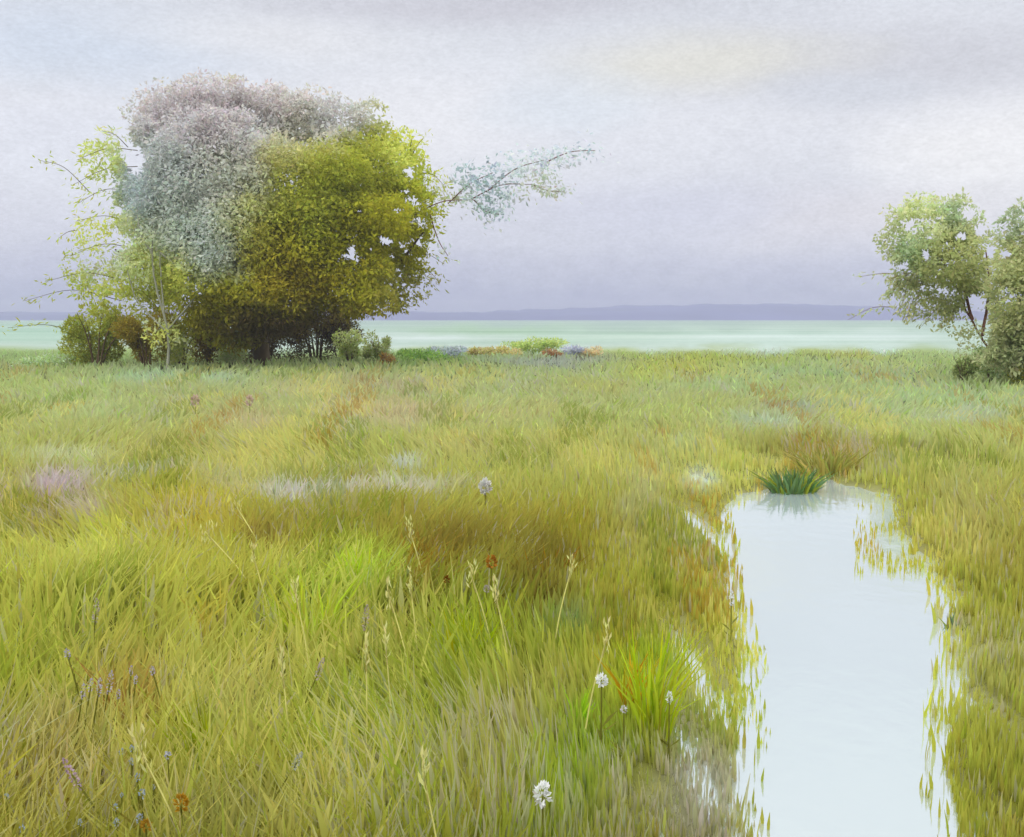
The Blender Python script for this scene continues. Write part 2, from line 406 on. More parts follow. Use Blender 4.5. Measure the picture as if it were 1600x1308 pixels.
def crown(mb, blobs, Y, colour, leaf, dens, K, holes=(), thin=0.):
    """blobs: (u, v, ru, rv, dy, weight) lobes of the crown, at Y metres ahead"""
    s = Y / F
    more = []
    for (u, v, ru, rv, dy, wt) in blobs:            # small sprays budding from every lobe keep the outline uneven
        for k in range(7):
            a = rng.uniform(0, 2 * math.pi); f = rng.uniform(.24, .5)
            more.append((u + ru * .86 * math.cos(a), v - rv * .86 * math.sin(a), ru * f, rv * f, dy + rng.uniform(-1, 1) * ru * s * .6, wt * rng.uniform(.25, .9)))
    for k, (u, v, ru, rv, dy, wt) in enumerate(list(blobs) + more):
        thr = thin + (.41 if k < len(blobs) else .52)
        c = at(u, v, Y + dy)
        r = np.array([ru * s, max(ru, rv) * s * .85, rv * s])
        n = int(dens * wt * (ru * rv) * 1.0)
        p, d = blob_points(c, r, n)
        pu, pv = proj(p[:, 0], p[:, 1], p[:, 2])
        ok = p[:, 2] > .15
        wu, wv = pu + 16 * (fbm(pu / 11, pv / 11, 84) - .5), pv + 16 * (fbm(pu / 11, pv / 11, 86) - .5)
        for (hu, hv, hr, hs) in holes:
            ok &= ((wu - hu) / hr) ** 2 + ((wv - hv) / hs) ** 2 > 1 + .5 * (rng.random(n) - .5)
        # ragged clumps: thin the leaves where a noise field is low
        ok &= vnoise(pu / 9 + 7 * p[:, 1], pv / 9, 81) + .35 * vnoise(pu / 3, pv / 3, 82) + .34 * (vnoise(pu / 26, pv / 26, 83) - .5) > thr + (.26 * sstep(.74, 1.06, np.hypot((pu - 410) / 268, (pv - 340) / 222)) if Y > 40 else 0)
        p, d, pu, pv = p[ok], d[ok], pu[ok], pv[ok]; n = len(p)
        dirs = d * .5 + rng.normal(0, .8, (n, 3)) + np.array([0, 0, -.25])
        col = jitter(colour(pu, pv) / K, .09, .04)
        big_ = leaf * np.exp(np.clip(rng.normal(0, .3, n), -.6, .5))
        leaves(mb, p, dirs, big_ * 1.25, big_ * rng.uniform(.4, .75, n), col)

def patch_colour(base, patches, warp=30, shift=(1, 1, 1)):
    base = lin(base)
    patches = [(a, b, c, d, tuple(.90 * np.array(e)) if e[2] > 140 else e, f) for a, b, c, d, e, f in patches]
    def f(u, v):
        u = u + rng.normal(0, 5, len(u)); v = v + rng.normal(0, 5, len(u))
        uw = u + warp * (fbm(u / 24, v / 24, 91) - .5) * 2; vw = v + warp * (fbm(u / 24, v / 24, 95) - .5) * 2
        c = np.tile(base, (len(u), 1)).astype(float)
        for (pu, pv, su, sv, rgb, w) in patches:
            g = w * np.exp(-.5 * (((uw - pu) / su) ** 2 + ((vw - pv) / sv) ** 2) ** 2.0)
            c = c + (lin(rgb) - c) * g[:, None]
        c = c * np.array(shift)
        k = (1 - c.min(1) / c.max(1))[:, None] ** 2
        return c * (1 + k * (np.array([.96, 1.0, 1.2]) - 1)) + k * np.array([0, 0, .006])
    return f

BARK_DARK, BARK_PALE, BARK_RED = lin((92, 74, 48)), lin((150, 150, 132)), lin((112, 72, 58))

def sprig(mb, tw, p0, p1, sag, n, L, W, colour, K, r=.02, twcol=BARK_DARK, spread=.25):
    """a bent twig with leaves along it"""
    p0, p1 = np.array(p0), np.array(p1)
    mid = (p0 + p1) / 2 + np.array([0, 0, sag])
    one = MB(); pts = tube(one, [p0, mid, p1], r, r * .4, twcol, 5)
    one.build('twig', M_BARK, tw[0], tw[1])
    t = rng.random(n) ** .7 * (len(pts) - 1)
    k = t.astype(int).clip(0, len(pts) - 2)
    p = pts[k] + (pts[k + 1] - pts[k]) * (t - k)[:, None] + rng.normal(0, spread, (n, 3)) * np.array([1, 1, .7])
    ax = (p1 - p0) / np.linalg.norm(p1 - p0)
    dirs = ax * .7 + rng.normal(0, .5, (n, 3)) + np.array([0, 0, -.35])
    pu, pv = proj(p[:, 0], p[:, 1], p[:, 2])
    leaves(mb, p, dirs, rng.uniform(L * .7, L * 1.4, n), rng.uniform(W * .7, W * 1.3, n), jitter(colour(pu, pv) / K, .14, .06))

# ---- the big tree on the left
YT = 50.0
bx, by = on_ground(410, 570); YT = float(by)
big_col = patch_colour((134, 134, 30), [  # grey of the lit upper left and brown base shade put into leaf colour
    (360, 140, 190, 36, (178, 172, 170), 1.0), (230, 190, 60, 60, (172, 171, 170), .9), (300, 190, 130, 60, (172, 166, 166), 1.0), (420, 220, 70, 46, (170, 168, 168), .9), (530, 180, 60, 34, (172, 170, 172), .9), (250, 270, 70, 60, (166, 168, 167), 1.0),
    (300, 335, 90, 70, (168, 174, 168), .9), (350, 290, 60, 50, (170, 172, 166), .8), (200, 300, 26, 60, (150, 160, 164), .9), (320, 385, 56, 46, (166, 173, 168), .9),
    (470, 250, 60, 34, (148, 144, 60), .7), (560, 280, 70, 50, (128, 130, 36), .8), (610, 250, 40, 40, (134, 134, 44), .7), (640, 230, 30, 30, (176, 178, 90), .7),
    (480, 320, 70, 50, (134, 136, 46), .7), (660, 300, 30, 60, (150, 152, 36), .6), (600, 350, 60, 50, (128, 122, 20), .8), (630, 420, 40, 60, (130, 124, 20), .8),
    (420, 390, 50, 40, (146, 138, 34), .8), (400, 340, 40, 34, (146, 144, 60), .6), (560, 440, 90, 50, (150, 144, 30), .8), (460, 450, 60, 40, (140, 126, 30), .8),
    (190, 500, 70, 40, (134, 126, 34), .9), (350, 500, 60, 40, (138, 128, 32), .9), (260, 440, 50, 40, (150, 152, 60), .7), (170, 440, 60, 50, (158, 162, 80), .8),
    (150, 250, 40, 60, (158, 164, 84), .8), (150, 350, 40, 40, (172, 176, 84), .9), (130, 410, 30, 30, (152, 158, 100), .7), (170, 410, 40, 24, (164, 166, 160), .6),
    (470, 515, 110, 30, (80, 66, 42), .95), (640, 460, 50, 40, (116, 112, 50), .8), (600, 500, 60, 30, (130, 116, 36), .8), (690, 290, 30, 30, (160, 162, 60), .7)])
big = thing('tree', 'large spreading tree with pale grey top and olive green crown standing alone in the meadow', 'tree', (float(bx), float(by), 0))
O = np.array([float(bx), float(by), 0])
mb = MB()
tube(mb, [O + [0, 0, -.2], at(408, 520, YT), at(420, 450, YT), at(440, 370, YT + .5), at(450, 290, YT + .5)], .42, .10, BARK_DARK, 10, .02)
mb.build('trunk', M_BARK, big, O, True)
for (pts, r, c, dd) in [
    ([(404, 530), (370, 450), (330, 390), (290, 300)], .20, BARK_DARK, -1.), ([(412, 500), (480, 430), (540, 350), (590, 270)], .20, BARK_DARK, .5),
    ([(420, 470), (380, 380), (350, 280), (340, 200)], .17, BARK_DARK, 1.), ([(430, 440), (490, 330), (515, 270), (522, 235)], .15, BARK_DARK, -1.5),
    ([(412, 500), (520, 460), (610, 420), (665, 360)], .15, BARK_DARK, -1.), ([(404, 530), (330, 480), (250, 430), (180, 390)], .15, BARK_DARK, 1.)]:
    mb = MB(); tube(mb, [at(a, b, YT + dd * k / 2) for k, (a, b) in enumerate(pts)], r, .04, c, 8, .02)
    mb.build('limb', M_BARK, big, O, True)
mb = MB()
CR = [(300, 190, 95, 62, 0, 1.1), (390, 190, 90, 52, 1, 1), (250, 250, 70, 70, -1.5, 1.1), (470, 215, 80, 48, 0, 1), (545, 200, 58, 42, 1, 1), (330, 280, 110, 90, -3, 1.1),
      (450, 300, 110, 90, -3.5, 1.15), (560, 290, 90, 80, -1.5, 1.15), (610, 260, 48, 44, 0, 1), (400, 380, 130, 80, -4, 1.15), (520, 380, 110, 80, -3.5, 1.15), (620, 350, 60, 70, -1, 1),
      (608, 424, 50, 50, -1, 1.1), (540, 442, 82, 46, -3.5, 1.15), (420, 460, 90, 52, -4, 1.15), (320, 440, 80, 70, -3.5, 1.05), (280, 360, 80, 70, -2, 1.05), (212, 330, 34, 50, 0, .7),
      (212, 270, 30, 36, 0, .5), (235, 420, 46, 48, -1, .7), (200, 480, 56, 42, -1, .8), (150, 440, 40, 36, 0, .45), (150, 505, 38, 32, 0, .6), (350, 500, 60, 40, -3, 1), (592, 474, 46, 20, -1, .7),
      (646, 330, 30, 50, 0, .55), (656, 440, 18, 32, 0, .4), (645, 260, 26, 34, 0, .6), (350, 145, 40, 26, 0, .6), (240, 158, 40, 22, 0, .22), (500, 150, 40, 18, 0, .45), (580, 180, 34, 28, 0, .6),
      (415, 155, 44, 22, 0, .6), (160, 250, 30, 34, 0, .4), (145, 370, 34, 24, 0, .4), (670, 290, 24, 24, 0, .6), (120, 420, 26, 26, 0, .35), (630, 215, 20, 18, 0, .35), (440, 500, 70, 20, -2, .6)]
HOLES = [(545, 396, 14, 9), (600, 374, 10, 13), (580, 388, 5, 5), (645, 314, 15, 10), (630, 300, 8, 7), (655, 372, 8, 12), (633, 394, 7, 8), (560, 404, 5, 4), (572, 398, 4, 5), (200, 235, 16, 22), (180, 378, 36, 13), (212, 250, 18, 26), (165, 300, 16, 20), (188, 330, 10, 8), (640, 270, 8, 10), (655, 345, 10, 8), (612, 400, 6, 6), (590, 405, 5, 4), (175, 470, 12, 14), (620, 330, 8, 7), (560, 330, 6, 10), (533, 400, 6, 6)]
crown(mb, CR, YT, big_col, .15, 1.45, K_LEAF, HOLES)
tw = (big, O)
for (a, b, sag, n) in [((215, 235), (120, 250), .3, 60), ((215, 260), (112, 290), .3, 60), ((210, 300), (118, 320), .4, 70), ((210, 350), (120, 345), .3, 70), ((215, 390), (110, 400), .4, 70),
                       ((200, 230), (160, 205), .2, 50), ((640, 250), (662, 215), .1, 40), ((640, 240), (645, 212), .1, 40), ((660, 270), (694, 290), .2, 60), ((655, 420), (685, 440), .2, 60), ((650, 400), (690, 410), .2, 30),
                       ((200, 440), (70, 440), .4, 46), ((190, 470), (38, 470), .5, 40), ((150, 535), (12, 512), .45, 34), ((140, 300), (60, 250), .4, 20), ((120, 360), (92, 372), .1, 12)]:
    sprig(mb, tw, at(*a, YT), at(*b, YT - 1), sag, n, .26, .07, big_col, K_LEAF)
# the long thin branch reaching out to the right with blue-grey leaves
ghost = patch_colour((200, 210, 218), [(745, 275, 40, 30, (170, 186, 190), .9), (770, 315, 30, 26, (172, 188, 188), .9), (850, 290, 40, 30, (204, 206, 184), .9), (690, 310, 30, 26, (158, 156, 70), .8), (900, 240, 50, 24, (204, 212, 218), .8)])
for (a, b, sag, n, sprd) in [((640, 340), (740, 312), .3, 60, .3), ((735, 312), (830, 288), .3, 120, .5), ((700, 318), (770, 270), .2, 190, .55), ((760, 300), (850, 250), .3, 190, .6), ((830, 288), (880, 300), -.1, 60, .35),
                       ((740, 312), (780, 335), -.2, 130, .4), ((850, 255), (930, 235), .2, 70, .5), ((670, 330), (700, 400), -.3, 24, .3)]:
    sprig(mb, tw, at(*a, YT - 1), at(*b, YT - 2), sag, n, .22, .11, ghost, .74, .034, BARK_RED, sprd)
crown(mb, [(735, 276, 36, 20, -1.5, .35), (775, 316, 36, 18, -2, .35), (830, 252, 50, 22, -2, .3), (860, 290, 30, 14, -2, .3), (900, 242, 34, 14, -2, .22), (700, 300, 22, 14, -1, .3)], YT, ghost, .17, 1.0, .74)
mb.build('crown', M_LEAF, big, O)

# ---- pale stemmed small tree growing in front of its left side
bx2, by2 = on_ground(262, 578); y2 = float(by2); O2 = np.array([float(bx2), y2, 0])
st = thing('tree', 'slim young tree with bare pale grey forked stems in front of the large spreading tree', 'tree', tuple(O2))
mb = MB(); tube(mb, [O2 + [0, 0, -.2], at(262, 520, y2), at(240, 430, y2), at(238, 372, y2)], .075, .03, BARK_PALE, 8, .01); mb.build('trunk', M_BARK, st, O2, True)
for pts in ([(258, 500), (252, 440), (250, 390)], [(262, 520), (215, 470), (198, 420)], [(262, 515), (300, 470), (352, 400), (362, 376)], [(250, 395), (290, 425), (330, 448)], [(240, 400), (222, 370), (214, 335)]):
    mb = MB(); tube(mb, [at(a, b, y2) for a, b in pts], .045, .02, BARK_PALE, 7, .01); mb.build('limb', M_BARK, st, O2, True)
mb = MB()
crown(mb, [(300, 372, 60, 40, .6, .35), (222, 400, 34, 40, .4, .4), (350, 385, 30, 30, .5, .4), (250, 520, 30, 24, 0, .6)], y2, patch_colour((158, 166, 150), [(250, 520, 40, 30, (170, 176, 70), .9), (220, 410, 30, 40, (158, 164, 96), .8)]), .15, 1.0, K_LEAF)
mb.build('crown', M_LEAF, st, O2)

# ---- two trees on the right
sage = patch_colour((156, 160, 104), [(1440, 330, 40, 24, (176, 184, 122), .9), (1420, 390, 30, 30, (140, 158, 106), .8), (1500, 400, 50, 50, (148, 152, 82), .8), (1580, 350, 30, 40, (142, 156, 118), .8), (1600, 450, 60, 80, (152, 156, 94), .8),
                                     (1470, 450, 40, 40, (146, 150, 84), .8), (1400, 450, 40, 40, (160, 164, 110), .8), (1590, 545, 50, 26, (128, 136, 84), .8), (1500, 330, 30, 24, (150, 168, 128), .6)], shift=(.90, .88, 1.12))
tr = []
for (bu, bv, lab, stems, CRW, sprigs, hol) in [
    (1590, 594, 'small sage green tree with ragged leaning crown and thin reddish bough at far right', [[(1548, 550), (1515, 495), (1490, 440), (1455, 380)], [(1520, 500), (1500, 440), (1470, 420)], [(1535, 525), (1545, 450), (1540, 390)]],
     [(1450, 350, 48, 42, 0, .8), (1480, 400, 62, 52, -1, 1), (1430, 390, 40, 34, 0, .7), (1520, 410, 40, 60, 0, .9), (1480, 455, 46, 34, 0, .9), (1440, 325, 30, 20, 0, .6), (1500, 345, 40, 34, 0, .6), (1405, 335, 24, 24, 0, .25), (1460, 480, 40, 16, 0, .4), (1400, 375, 26, 30, 0, .45), (1535, 460, 26, 24, 0, .5), (1425, 425, 30, 34, 0, .6), (1530, 540, 40, 30, 0, .35), (1500, 510, 30, 16, 0, .2)],
     [((1450, 440), (1385, 440), .3, 110), ((1430, 420), (1390, 460), .1, 110), ((1425, 430), (1405, 490), .1, 110), ((1440, 440), (1425, 500), .1, 90), ((1500, 480), (1470, 510), .1, 60), ((1440, 450), (1345, 432), .3, 30), ((1430, 460), (1415, 500), 0, 40), ((1420, 430), (1385, 465), 0, 60), ((1400, 480), (1325, 500), .2, 26), ((1480, 470), (1440, 510), .1, 30)],
     [(1446, 402, 10, 12), (1412, 420, 12, 14), (1500, 372, 12, 9), (1455, 372, 9, 6), (1420, 350, 14, 10), (1545, 392, 9, 14), (1515, 335, 12, 10), (1440, 450, 5, 12), (1525, 470, 20, 12), (1552, 430, 8, 20), (1530, 360, 14, 10), (1465, 448, 5, 6), (1480, 380, 9, 5)]),
    (1652, 604, 'dense sage green tree cut by the right border, behind the ragged leaning one', [[(1650, 560), (1630, 480), (1620, 400)], [(1648, 550), (1680, 460), (1700, 380)], [(1646, 560), (1600, 500), (1585, 430)]],
     [(1605, 390, 40, 50, 0, .9), (1588, 470, 44, 66, -.5, 1.2), (1590, 550, 50, 44, -.5, 1), (1650, 430, 70, 90, 0, 1.1), (1620, 520, 56, 46, -.5, 1.1), (1700, 420, 70, 90, 0, 1), (1660, 345, 50, 40, 0, .8), (1600, 340, 24, 24, 0, .5), (1690, 520, 60, 50, 0, 1), (1575, 355, 20, 24, 0, .4)],
     [((1600, 420), (1560, 440), .1, 30), ((1590, 500), (1555, 520), .1, 20)], [(1572, 400, 10, 14)])]:
    x0, y0 = on_ground(bu, bv); y0 = float(y0); OO = np.array([float(x0), y0, 0])
    t = thing('tree', lab, 'tree', tuple(OO)); tr.append(t)
    mb = MB(); tube(mb, [OO + [0, 0, -.2]] + [at(a, b, y0) for a, b in stems[0]], .05, .02, BARK_RED, 8, .012); mb.build('trunk', M_BARK, t, OO, True)
    for s in stems[1:]:
        mb = MB(); tube(mb, [at(a, b, y0 + .2 * k) for k, (a, b) in enumerate(s)], .06, .02, BARK_RED, 7, .01); mb.build('limb', M_BARK, t, OO, True)
    mb = MB(); tw = (t, OO)
    crown(mb, CRW, y0, sage, .115, 1.25, .50, hol, .10)
    for (a, b, sg, nn) in sprigs: sprig(mb, tw, at(*a, y0), at(*b, y0 - .4), sg, nn, .18, .07, sage, .5, .014, BARK_RED, .13)
    mb.build('crown', M_LEAF, t, OO)

# ------------------------------------------------------------------ shrubs
def shrub(u, v, wpx, hpx, rgb, label, stem=(92, 72, 44), dens=1.6, leaf=None, group=None, vary=None, name='shrub', cat='shrub'):
    x, y = on_ground(u, v); x, y = float(x), float(y); s = y / F
    o = thing(name, label, cat, (x, y, 0), group)
    w, h = wpx * s / 2, hpx * s
    O = np.array([x, y, 0.])
    mb = MB()
    for k in range(7):
        a = rng.uniform(0, 2 * math.pi); r = rng.uniform(.3, .9) * w
        tip = O + [math.cos(a) * r, math.sin(a) * r * .7, h * rng.uniform(.6, .95)]
        tube(mb, [O + [math.cos(a) * .1 * w, 0, -.05], O + (tip - O) * .5 + [0, 0, .1 * h], tip], max(.012, .02 * h), .006, lin(stem), 5)
    mb.build('stems', M_BARK, o, O)
    mb = MB(); L = leaf or max(.06, 4.2 * s)
    nb = 7
    for k in range(nb):
        c = O + [rng.uniform(-.6, .6) * w, rng.uniform(-.5, .5) * w, h * rng.uniform(.2, .78)]
        r = np.array([w * .48, w * .42, h * .32]) * rng.uniform(.45, 1.2)
        nn = int(dens * wpx * hpx / nb * .42) + 18
        p, d = blob_points(c, r, nn)
        ok = p[:, 2] > .04; p, d = p[ok], d[ok]; nn = len(p)
        col = np.tile(lin(rgb), (nn, 1))
        if vary is not None: col = np.where((rng.random(nn) < .4)[:, None], lin(vary), col)
        leaves(mb, p, d * .5 + rng.normal(0, .7, (nn, 3)) + [0, 0, .25], rng.uniform(L * .8, L * 1.7, nn), rng.uniform(L * .3, L * .6, nn), jitter(col / .6, .12, .05))
    mb.build('foliage', M_LEAF, o, O)
    return o

SH = [
    (150, 574, 120, 95, (130, 132, 44), 'brown green shrub with ragged twigs at far left foot of the large tree', (150, 158, 70)),
    (228, 576, 100, 90, (136, 124, 50), 'dark ochre shrub between the far left shrub and the pale yellow green bush', (126, 110, 30)),
    (284, 574, 60, 76, (176, 184, 96), 'pale yellow green bush beside the forked pale stems', (190, 198, 130)),
    (326, 570, 84, 104, (98, 86, 24), 'narrow mustard brown bush right of the pale yellow green bush', (128, 108, 26)),
    (366, 572, 56, 44, (186, 200, 150), 'low mint pale bush left of the dark thicket', (170, 186, 124)),
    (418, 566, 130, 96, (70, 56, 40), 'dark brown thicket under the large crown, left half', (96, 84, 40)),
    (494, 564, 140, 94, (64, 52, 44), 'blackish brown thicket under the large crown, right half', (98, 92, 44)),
    (546, 567, 50, 50, (188, 198, 140), 'pale cream green sapling bush at right end of the dark thicket', (160, 172, 92)),
    (590, 566, 50, 44, (150, 160, 96), 'grey green low bush below the right side of the large crown', (160, 160, 120)),
    (604, 572, 18, 22, (150, 126, 86), 'small rust orange shrub at right foot of the large tree', (150, 120, 50)),
    (655, 566, 60, 26, (118, 148, 80), 'low bright green bush right of the large tree', (140, 168, 80)),
    (690, 562, 60, 26, (164, 170, 176), 'low lilac grey bush next to the bright green bush', (150, 160, 150)),
    (752, 558, 34, 18, (170, 156, 112), 'low tan shrub, first of the rusty row on the meadow edge', (160, 160, 90)),
    (790, 557, 40, 18, (172, 158, 114), 'low tan shrub just left of the green mound in the rusty row', (166, 160, 90)),
    (835, 554, 70, 30, (150, 164, 100), 'low yellow green mound among the rusty shrubs', (170, 182, 110)),
    (862, 558, 26, 14, (140, 116, 90), 'small dark rust shrub in front of the yellow green mound', (150, 108, 60)),
    (902, 558, 30, 22, (160, 162, 178), 'small lilac grey shrub right of the yellow green mound', (170, 174, 170)),
    (924, 558, 22, 18, (186, 164, 122), 'small tan shrub at right end of the rusty row', (180, 170, 140)),
    (1505, 600, 46, 44, (140, 152, 92), 'small grey green bush with dark twigs below the ragged sage tree', (96, 108, 60)),
    (1548, 598, 60, 56, (126, 142, 84), 'olive grey bush at the foot of the ragged sage tree', (168, 186, 140)),
    (1592, 606, 50, 44, (98, 112, 58), 'dark green bush at the foot of the edge tree', (152, 150, 60)),
    (65, 575, 60, 24, (148, 166, 110), 'low faded green bush at far left meadow edge', (166, 180, 150)),
]
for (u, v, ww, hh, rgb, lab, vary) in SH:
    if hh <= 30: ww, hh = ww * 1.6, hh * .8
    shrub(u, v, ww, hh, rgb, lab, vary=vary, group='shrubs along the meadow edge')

# ------------------------------------------------------------------ tufts and reeds that stand out from the meadow
def tuft(u, v, wpx, hpx, rgb, label, n=70, name='grass_tuft', cat='grass tuft', rgb2=None, lean=0., width=.012):
    x, y = on_ground(u, v); x, y = float(x), float(y); s = y / F
    z0 = float(ground_z(np.array([x]), np.array([y]))[0])
    z0 = max(z0, -.12)
    o = thing(name, label, cat, (x, y, z0))
    r = wpx * s / 2; h = hpx * s
    a = rng.uniform(0, 2 * math.pi, n); k = np.sqrt(rng.random(n))
    bx, by = np.cos(a) * k * r * .6, np.sin(a) * k * r * .6
    c = np.tile(lin(rgb), (n, 1))
    if rgb2 is not None: c = np.where((rng.random(n) < .4)[:, None], lin(rgb2), c)
    c = jitter(c / K_GRASS, .14, .07)
    mb = MB()
    hh = h * rng.uniform(.3, 1.15, n)
    blades(mb, bx, by, np.full(n, -.02), hh, rng.uniform(.6, 1.5, n) * width, lean + np.cos(a) * k * r * .7 / h + rng.normal(0, .24, n), np.sin(a) * k * .3 + rng.normal(0, .2, n), c)
    ob = quads('blades', np.concatenate(mb.v), np.concatenate(mb.q), M_GRASS, np.concatenate(mb.c), o)
    return o

tuft(1238, 760, 105, 44, (84, 112, 68), 'dark green reed clump standing in the far end of the pool', 230, 'reed_clump', 'reeds', (124, 134, 44), 0, .03)
tuft(1290, 738, 130, 44, (138, 136, 62), 'brown olive reed clump behind the dark green reeds', 150, 'reed_clump', 'reeds', (150, 144, 74), 0, .03)
tuft(1492, 968, 40, 34, (104, 124, 92), 'small grey green reed clump at the right edge of the pool', 50, 'reed_clump', 'reeds', (132, 138, 60), 0, .015)
tuft(1020, 1150, 90, 170, (160, 170, 40), 'bright lime grass tuft left of the pool', 90, rgb2=(150, 160, 20), lean=.15)
tuft(905, 1150, 40, 80, (150, 186, 40), 'small fresh green tuft near the white flower by the pool', 40, lean=.1)
tuft(985, 1120, 40, 110, (176, 140, 24), 'ochre orange grass tuft beside the bright lime tuft', 40, rgb2=(170, 160, 30), lean=.15)
tuft(490, 1010, 140, 110, (166, 180, 48), 'broad vivid lime grass tuft in the middle of the meadow', 120, rgb2=(164, 166, 60), width=.016)
tuft(560, 940, 80, 90, (166, 182, 40), 'yellow lime tuft behind the broad vivid lime tuft', 70, width=.016)
tuft(200, 1150, 120, 130, (158, 136, 62), 'tawny brown dry tuft among the lilac flower spikes', 80, rgb2=(150, 120, 60))
tuft(320, 1230, 80, 150, (140, 148, 20), 'dark leaf green tuft right of the lilac flower spikes', 70, rgb2=(150, 152, 40), lean=-.1)
tuft(730, 1050, 110, 110, (156, 168, 18), 'fresh green tuft in front of the dark olive hollow', 90, rgb2=(140, 150, 30))
tuft(855, 930, 110, 76, (128, 112, 24), 'dark brown olive tuft in the hollow, right one', 100, rgb2=(128, 100, 30), width=.016)
tuft(690, 920, 110, 76, (126, 110, 22), 'dark brown olive tuft in the hollow, left one', 100, rgb2=(126, 108, 20), width=.016)
tuft(880, 1010, 60, 60, (124, 140, 76), 'sea green tuft just below the dark olive hollow', 50, lean=.2)
tuft(415, 885, 50, 56, (132, 106, 30), 'brown tuft standing in the pale middle meadow', 50, rgb2=(150, 120, 40), width=.016)

# ------------------------------------------------------------------ flowers
def flower(u, v, h, size0, rgb, label, cat='flower', name='wildflower', petals=22, tall=1.0, stem=(140, 140, 60), group=None, lean=0.0):
    """blossom seen at (u, v), h metres above the soil, on its own stem"""
    size = size0 * .56
    x, y = on_ground(u, v, h); x, y = float(x), float(y)
    o = thing(name, label, cat, (x - lean * h, y, 0), group)
    mb = MB(); tube(mb, [[0, 0, -.03], [lean * h * .4, 0, h * .5], [lean * h, 0, h]], .005 + .02 * size, .003 + .01 * size, lin(stem), 6)
    a = rng.uniform(0, 6.28, 4)
    leaves(mb, np.stack([0 * a, 0 * a, rng.uniform(.1, .4, 4) * h], 1), np.stack([np.cos(a), np.sin(a), 0 * a + .8], 1), h * .3, h * .05, np.tile(lin(stem), (4, 1)))
    mb.build('stem', M_GRASS, o)
    mb = MB(); n = int(petals * 2.2)
    d = rng.normal(size=(n, 3)); d /= np.linalg.norm(d, axis=1, keepdims=True)
    p = np.array([lean * h, 0, h]) + d * np.array([.3, .3, .42 * tall]) * size
    p[:, 0] += lean * (p[:, 2] - h)
    leaves(mb, p, d + [0, 0, .5], size * rng.uniform(.3, .55, n), size * rng.uniform(.2, .34, n), jitter(np.tile(lin(rgb), (n, 1)), .06, .03), .3)
    mb.build('blossom', M_PETAL, o)
    return o

WH = (236, 238, 232)
flower(758, 760, .5, .19, (224, 222, 218), 'broad white flower head in the pale middle meadow', petals=60)
flower(940, 1063, .4, .085, WH, 'white flower beside the small fresh green tuft left of the pool', petals=36)
flower(848, 1241, .4, .10, WH, 'white flower alone in the green near foreground', petals=40, tall=1.3)
flower(975, 1108, .3, .05, (206, 204, 200), 'small off-white flower below the white one left of the pool', petals=20)
flower(1143, 935, .3, .05, (226, 230, 232), 'slender white flower spike on the left bank of the pool', petals=50, tall=4, group=None)
flower(1046, 1090, .3, .05, (222, 224, 222), 'small white flower spike between the lime tuft and the pool', petals=30, tall=2)
flower(305, 626, .5, .26, (208, 186, 168), 'pink flower clump in the pale meadow, left of two', petals=40, tall=1.3)
flower(390, 626, .5, .24, (206, 184, 166), 'pink flower clump in the pale meadow, right of two', petals=36, tall=1.3)
flower(768, 878, .5, .11, (170, 116, 40), 'rust orange flower in the dark olive hollow', petals=34, tall=1.2)
flower(698, 906, .4, .07, (122, 78, 22), 'dried brown flower head in the dark olive hollow', petals=26)
flower(283, 1255, .4, .075, (186, 142, 40), 'bright orange flower at the bottom left of the meadow', petals=40, tall=1.4)
flower(228, 1290, .35, .06, (180, 140, 46), 'small orange flower low among the pale blue ones', petals=30)
flower(262, 1180, .4, .045, (176, 176, 196), 'pale blue flower above the bright orange one', petals=20)
flower(760, 920, .4, .06, (170, 160, 150), 'grey seed head under the rust orange flower', petals=24, tall=1.2)
LIL = (184, 176, 196)
for k, (u, v, sz, tl, ln) in enumerate([(130, 1080, .035, 4, .15), (142, 1072, .035, 4, .15), (155, 1075, .04, 4.5, .15), (172, 1066, .045, 5, .18), (205, 1048, .03, 3, .1), (212, 1062, .03, 3, .1), (238, 1048, .04, 2, -.2), (105, 1022, .045, 2, -.2), (185, 1085, .03, 3, .12)]):
    flower(u, v, .42, sz, LIL, 'lilac flower spike leaning in the tawny brown patch at lower left', petals=26, tall=tl, group='lilac spikes in the tawny patch', lean=ln, cat='flower', name='lilac_spike')
BLU = (164, 176, 188)
for k, (u, v, sz) in enumerate([(206, 1170, .03), (205, 1190, .03), (215, 1215, .035), (222, 1240, .04), (218, 1280, .04), (180, 1262, .03), (182, 1285, .03), (125, 1285, .025), (190, 1242, .02), (240, 1230, .02), (10, 1245, .03), (35, 1295, .03), (190, 1175, .03)]):
    flower(u, v, .34, sz, BLU, 'tiny pale blue flower in the scatter at the bottom left corner', petals=18, tall=1.6, group='pale blue flowers at the bottom left', name='blue_flower')
for (u, v, lab, ln, sz, rgb) in [(112, 1210, 'long pink lilac plume bending right near the bottom left', -.5, .05, (186, 160, 176)), (500, 1045, 'mauve plume leaning right below the vivid lime tuft', .35, .045, (184, 172, 162)),
                            (572, 965, 'mauve plume beside the dark hollow', .12, .06, (180, 168, 150)), (150, 955, 'greyish lilac plume in the yellow left meadow', .1, .06, (180, 172, 150)), (465, 1190, 'pale grey blue plume in the green foreground', .5, .045, (178, 180, 168))]:
    flower(u, v, .42, sz, rgb, lab, petals=50, tall=5 if ln < .4 else 3, name='flower_plume', lean=ln)

